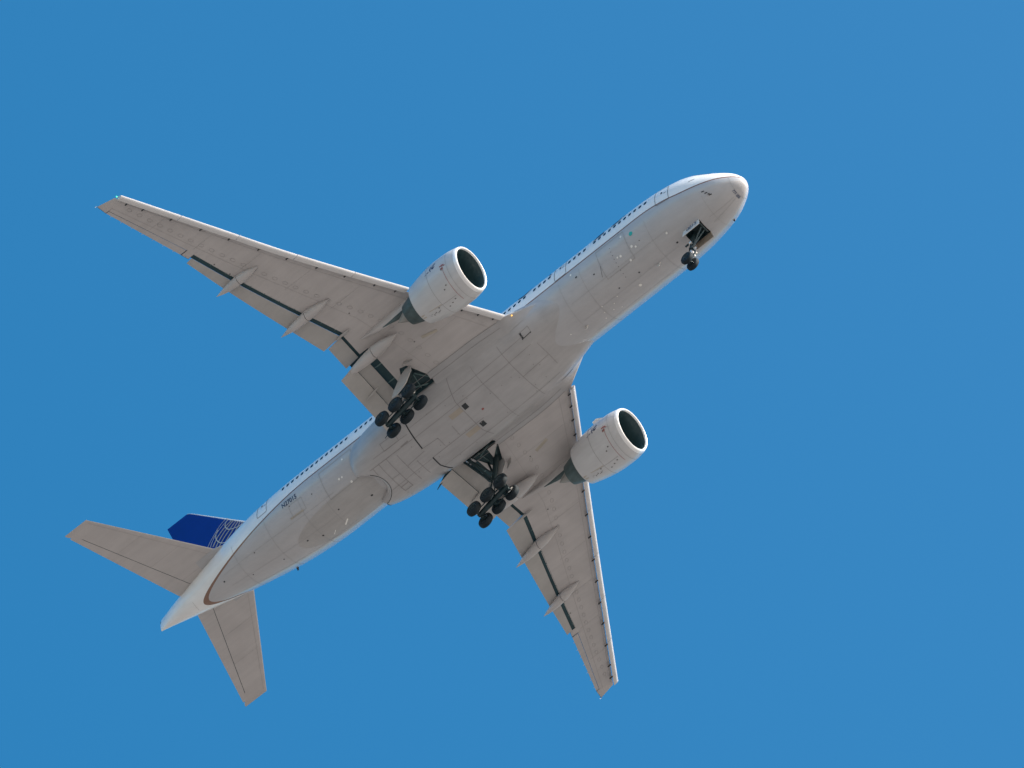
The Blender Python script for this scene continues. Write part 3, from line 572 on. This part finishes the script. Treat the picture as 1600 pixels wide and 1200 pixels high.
# --- tail
def stab(s):
    zs = lambda y: .52 + .0867 * y; L = lambda y: 54.92 + .746 * (y - 2.26); Tx = lambda y: 60.05 + .364 * (y - .9); H = lambda y: 58.5 + .486 * (y - 1.08)
    def go(mb, *a, **k):
        if s < 0: mb.mirror()
        return mb.build(*a, **k)
    mb = MB(); R = []; n = 16; u = 1 - np.cos(np.linspace(0, math.pi / 2, n))
    ys = list(np.linspace(.5, 10.62, 12)) + [10.82]
    for i, y in enumerate(ys):
        c = Tx(y) - L(y); hx = H(y) if y < 10.4 else H(10.4) + (Tx(y) - .02 - H(10.4)) * min(1, (y - 10.4) / .02); th = (.095 - .002 * y) * (1 if i < len(ys) - 1 else .3); P = []
        for k in u: x = L(y) + (hx - L(y)) * k; P.append((x, y, zs(y) - .5 * th * c * prof((x - L(y)) / c)))
        for k in u[::-1][:-1]: x = L(y) + (hx - L(y)) * k; P.append((x, y, zs(y) + .5 * th * c * prof((x - L(y)) / c) + 1e-3))
        R.append(np.array(P))
    rw = [1 if u[min(j, n - 1)] < .02 else 0 for j in range(n)] + [0] * (n - 1); rw = rw[:2 * n - 1]; rw[-1] = rw[-2] = rw[-3] = 1
    mb.loft(R, rows=rw)
    for fr in (.12,): mb.strip([(L(y) + fr * (Tx(y) - L(y)), y, zs(y) - .5 * (.095 - .002 * y) * (Tx(y) - L(y)) * prof(fr)) for y in np.linspace(1.5, 10.5, 12)], [(0, 0, -1)] * 12, .025, 2, .012)
    for y in (1.9, 4.4, 7.0): mb.strip([(x, y, zs(y) - .5 * (.095 - .002 * y) * (Tx(y) - L(y)) * prof((x - L(y)) / (Tx(y) - L(y)))) for x in np.linspace(L(y) + .3, H(y), 8)], [(0, 0, -1)] * 8, .02, 2, .012)
    so_ = go(mb, 'horizontal_stabilizer', ['wing', 'slat', 'seam'], air, 40, label='starboard horizontal tailplane' if s > 0 else 'port horizontal tailplane')
    e = MB(); R = []
    for y in np.linspace(.95, 10.36, 8):
        c = Tx(y) - L(y); th = .095 - .002 * y; P = []
        for x in np.linspace(H(y) + .05, Tx(y), 7): P.append((x, y, zs(y) - .46 * th * c * prof((x - L(y)) / c) - .004))
        for x in np.linspace(Tx(y), H(y) + .05, 7)[1:]: P.append((x, y, zs(y) + .46 * th * c * prof((x - L(y)) / c) + .004))
        R.append(np.array(P))
    e.loft(R)
    e.strip([(H(y) + .06, y, zs(y) - .30) for y in (1.4, 1.4)], [(0, 0, -1)] * 2, .01, 0)
    go(e, 'elevator', 'wing', so_)
    g = MB(); hh = MB()
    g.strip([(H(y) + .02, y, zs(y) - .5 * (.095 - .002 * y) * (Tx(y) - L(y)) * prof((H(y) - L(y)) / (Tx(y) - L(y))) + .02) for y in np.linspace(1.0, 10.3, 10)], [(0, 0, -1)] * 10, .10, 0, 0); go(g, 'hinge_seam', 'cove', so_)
    # glove at the root
    f = MB(); R = []
    for y, xl, th in ((1.3, 52.5, .30), (1.7, 53.1, .32), (2.0, 53.75, .34), (2.25, 54.55, .36), (2.42, 55.1, .30)):
        x2 = 57.0; P = [(xl + (x2 - xl) * k, y, zs(y) - th * prof(k * .5) ) for k in u] + [(xl + (x2 - xl) * k, y, zs(y) + th * prof(k * .5) + .002) for k in u[::-1][:-1]]; R.append(np.array(P))
    f.loft(R); go(f, 'root_fillet', 'grey', so_)
stab(1); stab(-1)
def fin():
    L = lambda z: 53.43 + (z - 5.26) / 1.0786; T = lambda z: 63.1 + .37 * (z - 13.1); H = lambda z: L(z) + .70 * (T(z) - L(z))
    TH = lambda z: .095 + (13.3 - z) * .0
    def fy(x, z): c = T(z) - L(z); return .5 * TH(z) * c * prof(np.clip((x - L(z)) / c, 0, 1))
    mb = MB(); rd = MB(); n = 16; u = 1 - np.cos(np.linspace(0, math.pi / 2, n)); R = []; Q = []
    zz = list(np.linspace(2.2, 12.75, 14)) + [13.0, 13.12]
    for i, z in enumerate(zz):
        sc = 1 if i < len(zz) - 1 else .4; cut = 0 if z < 12.7 else (z - 12.7) * .35
        X = [L(z) + cut + (H(z) - L(z) - cut) * k for k in u]
        R.append(np.array([(x, fy(x, z) * sc, z) for x in X] + [(x, -fy(x, z) * sc - 1e-3, z) for x in X[::-1][:-1]]))
        X = np.linspace(H(z) - .06, T(z), 8); Q.append(np.array([(x, fy(x, z) * .97 * sc + .003, z) for x in X] + [(x, -fy(x, z) * .97 * sc - .003, z) for x in X[::-1][1:]]))
    rw = [1] * 3 + [0] * (n - 4) + [0] * n ; rw = (rw + [0] * 40)[:2 * n - 1]; rw[-1] = rw[-2] = 1
    mb.loft(R, rows=rw); rd.loft(Q)
    def ln(P, w, mi, sub=6):
        for sgn in (1, -1):
            A2 = []; N2 = []; P_ = np.array(P, float); t = np.linspace(0, len(P) - 1, (len(P) - 1) * sub + 1)
            # smooth through the points
            for q in t:
                i = min(int(q), len(P) - 2); f = q - i; p0 = P_[max(i - 1, 0)]; p1 = P_[i]; p2 = P_[i + 1]; p3 = P_[min(i + 2, len(P) - 1)]
                x, z = .5 * (2 * p1 + (p2 - p0) * f + (2 * p0 - 5 * p1 + 4 * p2 - p3) * f * f + (3 * p1 - p0 - 3 * p2 + p3) * f**3)
                z = min(max(z, 2.3), 12.9); x = max(x, L(z) + .04); A2.append((x, sgn * fy(min(x, H(z)), z), z)); N2.append((0, sgn, 0))
            mb.strip(A2, N2, w, mi, .02 if mi == 2 else .03)
    for P in ( [(55.5, 7.35), (56.33, 6.98), (57.05, 6.37), (57.48, 5.57)],[(55.28, 7.15), (56.05, 6.59), (56.7, 5.93), (57.14, 5.2)],[(55.0, 6.82), (55.7, 6.15), (56.36, 5.49), (56.8, 4.83)],[(54.74, 6.55), (55.36, 5.71), (55.96, 5.0), (56.41, 4.4)],[(54.49, 6.27), (54.97, 5.35), (55.47, 4.8), (55.98, 4.26)],[(54.24, 6.0), (54.64, 5.18), (55.05, 4.79), (55.35, 4.44)],[(53.98, 5.77), (54.27, 5.21), (54.52, 4.81)] ): ln(P, .165, 2)
    ln([(54.9, 8.0), (56.13, 8.12), (56.81, 7.79), (57.36, 7.16), (57.76, 6.64), (58.05, 6.18), (58.4, 5.4), (58.6, 4.6)], .065, 3)
    ln([(55.9, 7.85), (56.57, 7.45), (57.19, 7.01), (57.58, 6.35), (57.76, 5.79), (57.9, 5.1), (57.95, 4.4)], .07, 3)
    ln([(55.9, 7.85), (56.2, 7.49), (56.18, 7.02), (55.88, 6.44), (55.43, 6.05), (54.78, 5.74), (54.24, 5.63), (53.76, 5.6)], .085, 3)
    ln([(56.99, 7.33), (57.19, 7.01), (57.19, 6.44), (56.9, 5.71), (56.45, 5.13), (56.01, 4.85), (55.47, 4.65), (54.82, 4.46), (54, 4.3)], .085, 3)
    fo = mb.build('vertical_fin', ['blue', 'slat', 'gold', 'cream'], air, 40); rd.build('rudder', 'blue', fo)
fin()
# auxiliary exhaust at the tail end
ap = MB(); ap.lathe([(62.6, .14), (62.98, .15), (62.99, .12), (62.7, .1)], (0, 0, AX(62.9) + 1.25), n=20); ap.build('exhaust_outlet', 'core', air)

# --- landing gear
def wheel(name, c, r, w, parent, s=1):
    mb = MB(); h = w / 2
    P = [(-h * .55, .02), (-h * .55, r * .16), (-h * .72, r * .20), (-h * .60, r * .40), (-h * .85, r * .47), (-h * .97, r * .52), (-h, r * .66), (-h * .94, r * .82), (-h * .72, r * .94), (-h * .4, r * .985)]
    P += [(-h * .38, r * .965), (-h * .32, r * .965), (-h * .3, r * .99), (-h * .04, r), (-h * .03, r * .975), (h * .03, r * .975), (h * .04, r)]
    P += [(-d, q) for d, q in P[:-4][::-1]]
    mb.lathe(P, c, (0, 1, 0), 36); n = len(P)
    for i, f in enumerate(mb.f):
        row = i // 36; mb.m[i] = 1 if (row < 5 or row >= n - 6) else 0
    for sg in (1, -1):
        for k in range(8): a = 2 * math.pi * k / 8; q = np.array(c) + (math.cos(a) * r * .3, sg * h * .68, math.sin(a) * r * .3); mb.box(q - .03, q + .03, 1)
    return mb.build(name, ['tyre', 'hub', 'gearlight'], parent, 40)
def main_gear(s):
    piv = np.array([31.0, s * 5.15, -1.3]); bog = np.array([31.63, s * 5.5, -6.34])
    y = lambda v: s * v
    mb = MB(); mid = piv + (bog - piv) * .56
    mb.tube([piv, piv + (bog - piv) * .1, mid], [.30, .24, .23], 16); mb.tube([mid, bog], [.16, .16], 14, 1); mb.tube([mid + (0, 0, .02), mid - (0, 0, .12)], [.27, .27], 16)
    mb.tube([piv + (-1.1, s * -.9, .05), piv + (.1, 0, -.3), mid + (0, 0, .3)], [.12, .13, .12], 10)       # forward drag strut
    mb.tube([piv + (1.0, 0, .1), mid + (0, 0, .5)], [.10, .10], 10)
    # torsion links
    for dx, z0, z1 in ((.42, -.05, -2.1),):
        a = mid + (.2, 0, -.1); m_ = (mid + bog) / 2 + (.75, 0, -.05); b_ = bog + (.2, 0, .15); mb.tube([a, m_], [.09, .07], 8); mb.tube([m_, b_], [.07, .09], 8)
    mb.tube([mid + (-.2, .12, 0), bog + (-.25, .12, .35)], .035, 6); mb.tube([mid + (.1, -.2, 0), bog + (.1, -.2, .4)], .03, 6)
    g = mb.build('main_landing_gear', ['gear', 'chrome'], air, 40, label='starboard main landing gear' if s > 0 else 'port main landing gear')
    bb = MB(); d = np.array([1.395, 0, -.50]); fwd = bog - d; aft = bog + d
    bb.tube([fwd - d * .12, fwd, bog, aft, aft + d * .12], [.14, .18, .24, .18, .14], 14)
    for c in (fwd, bog, aft): bb.tube([c - (0, .6, 0), c + (0, .6, 0)], .12, 12)
    for sg in (1, -1): bb.tube([fwd + (0, sg * .3, .2), aft + (0, sg * .3, .2)], .045, 8); bb.tube([fwd + (.1, sg * .42, -.14), bog + (-.1, sg * .42, -.14)], .05, 8)
    bb.tube([mid + (-.25, 0, -.1), fwd + (.1, 0, .2)], [.08, .06], 8)                                       # truck positioner
    bb.build('bogie_beam', 'gear', g, 40)
    fit = MB(); q = fwd + (-.12, s * .42, .06)
    fit.tube([q - (.16, 0, .1), q + (.14, 0, .14)], [.14, .10], 10); fit.tube([q + (0, 0, -.18), q + (.25, 0, -.2)], .06, 8); fit.build('brake_fitting', 'chrome', g)
    for c in (fwd, bog, aft):
        for sg in (1, -1): wheel('wheel', c + (0, sg * .715, 0), .665, .50, g)
    # side brace to the fuselage
    sb = MB(); a = np.array([33.0, y(3.1), -1.95]); b_ = mid + (.12, -s * .1, -.1)
    for o1 in (.16, -.16): sb.tube([a + (o1 * 1.3, 0, o1 * .2), b_ + (o1 * .6, 0, 0)], [.10, .08], 8)
    for k in np.linspace(.1, .9, 6): c = a + (b_ - a) * k; sb.box(c - (.2, .05, .05), c + (.2, .05, .05))
    sb.tube([a + (-.7, 0, .1), a + (-.5, s * .6, -.3), b_ + (-.3, 0, .6)], .07, 8)
    sb.build('side_brace', 'gear', g)
    # strut door
    P = [(30.62, -1.55), (30.5, -2.3), (30.95, -3.55), (31.45, -4.05), (31.95, -4.4), (32.45, -4.25), (32.25, -3.4), (31.75, -2.15), (31.2, -1.5)]
    dr = MB(); dr.slab([(x, y(5.62 + (-1.5 - z) * .04), z) for x, z in P], (0, y(.07), 0)); dr.recalc = True; dr.build('gear_door', 'gearlight3', g)
    dr = MB(); dr.slab([(30.1, y(5.9), -1.45), (30.75, y(6.2), -1.45), (30.9, y(6.35), -2.05), (30.3, y(6.1), -1.95)], (0, y(.05), 0)); dr.recalc = True; dr.build('gear_door', 'wing2', g)
    for k in range(4): pass
    return g
M['gearlight3'] = paint('gear_door_grey', (.47, .465, .46), .35, .1)
main_gear(1); main_gear(-1)
def nose_gear():
    top_ = np.array([5.55, 0, -1.9]); ax_ = np.array([5.98, 0, -5.30])
    mb = MB(); m_ = top_ + (ax_ - top_) * .58
    mb.tube([top_, m_], [.17, .17], 14); mb.tube([m_, ax_], [.10, .10], 12, 1); mb.tube([m_ + (0, 0, .05), m_ - (0, 0, .12)], .21, 14)
    mb.tube([(4.55, .2, -2.2), m_ + (-.1, 0, .15)], [.07, .08], 8); mb.tube([(4.55, -.2, -2.2), m_ + (-.1, 0, .15)], [.07, .08], 8); mb.tube([(4.5, -.5, -2.25), (4.5, .5, -2.25)], .07, 8)
    for sg in (1, -1): mb.tube([m_ + (.05, sg * .3, .35), m_ + (.35, sg * .3, .3)], .08, 8)
    mb.tube([ax_ - (0, .42, 0), ax_ + (0, .42, 0)], .09, 10)
    a = m_ + (-.15, 0, -.1); k_ = (m_ + ax_) / 2 + (-.5, 0, 0); mb.tube([a, k_], .06, 8); mb.tube([k_, ax_ + (-.1, 0, .1)], .06, 8)
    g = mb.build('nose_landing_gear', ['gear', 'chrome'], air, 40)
    for sg in (1, -1): wheel('wheel', ax_ + (0, sg * .36, 0), .56, .40, g)
    for sg in (1, -1):
        l = MB(); c = m_ + (-.26, sg * .24, .42); l.lathe([(0, .02), (0, .13), (.06, .15), (.22, .10), (.25, .02)], c, (1, 0, 0), 18); l.build('taxi_light', 'chrome', g)
    br = MB(); br.tube([m_ + (.02, -.02, -.1), m_ + (.1, -.5, -.35)], [.10, .12], 10); br.tube([m_ + (0, -.1, .25), m_ + (0, -.62, .10)], [.08, .09], 10); br.build('steering_cylinder', 'gearlight', g)
    for sg in (1, -1):
        P = [(4.36, sg * .72, -2.12), (5.98, sg * .72, -2.22), (5.96, sg * .86, -3.08 if sg > 0 else -2.78), (4.22, sg * .86, -2.98 if sg > 0 else -2.74)]
        d = MB(); d.slab(P, (0, sg * .05, 0)); d.m[1] = 0; d.recalc = True
        o = d.build('gear_door', 'doorwhite' if sg > 0 else 'brown', g)
        if sg > 0: lettering('door_number', '0015', .62, lambda u, v: np.array([5.02 - u, .86 - (.55 - v) * .0 + .045 - (v + .02) * .163 , -2.58 - .0 + v * 1.0 - u * -.062]), 'ink', g, .85)
M['doorwhite'] = paint('door_light_grey', (.66, .66, .65), .35, .06)
nose_gear()
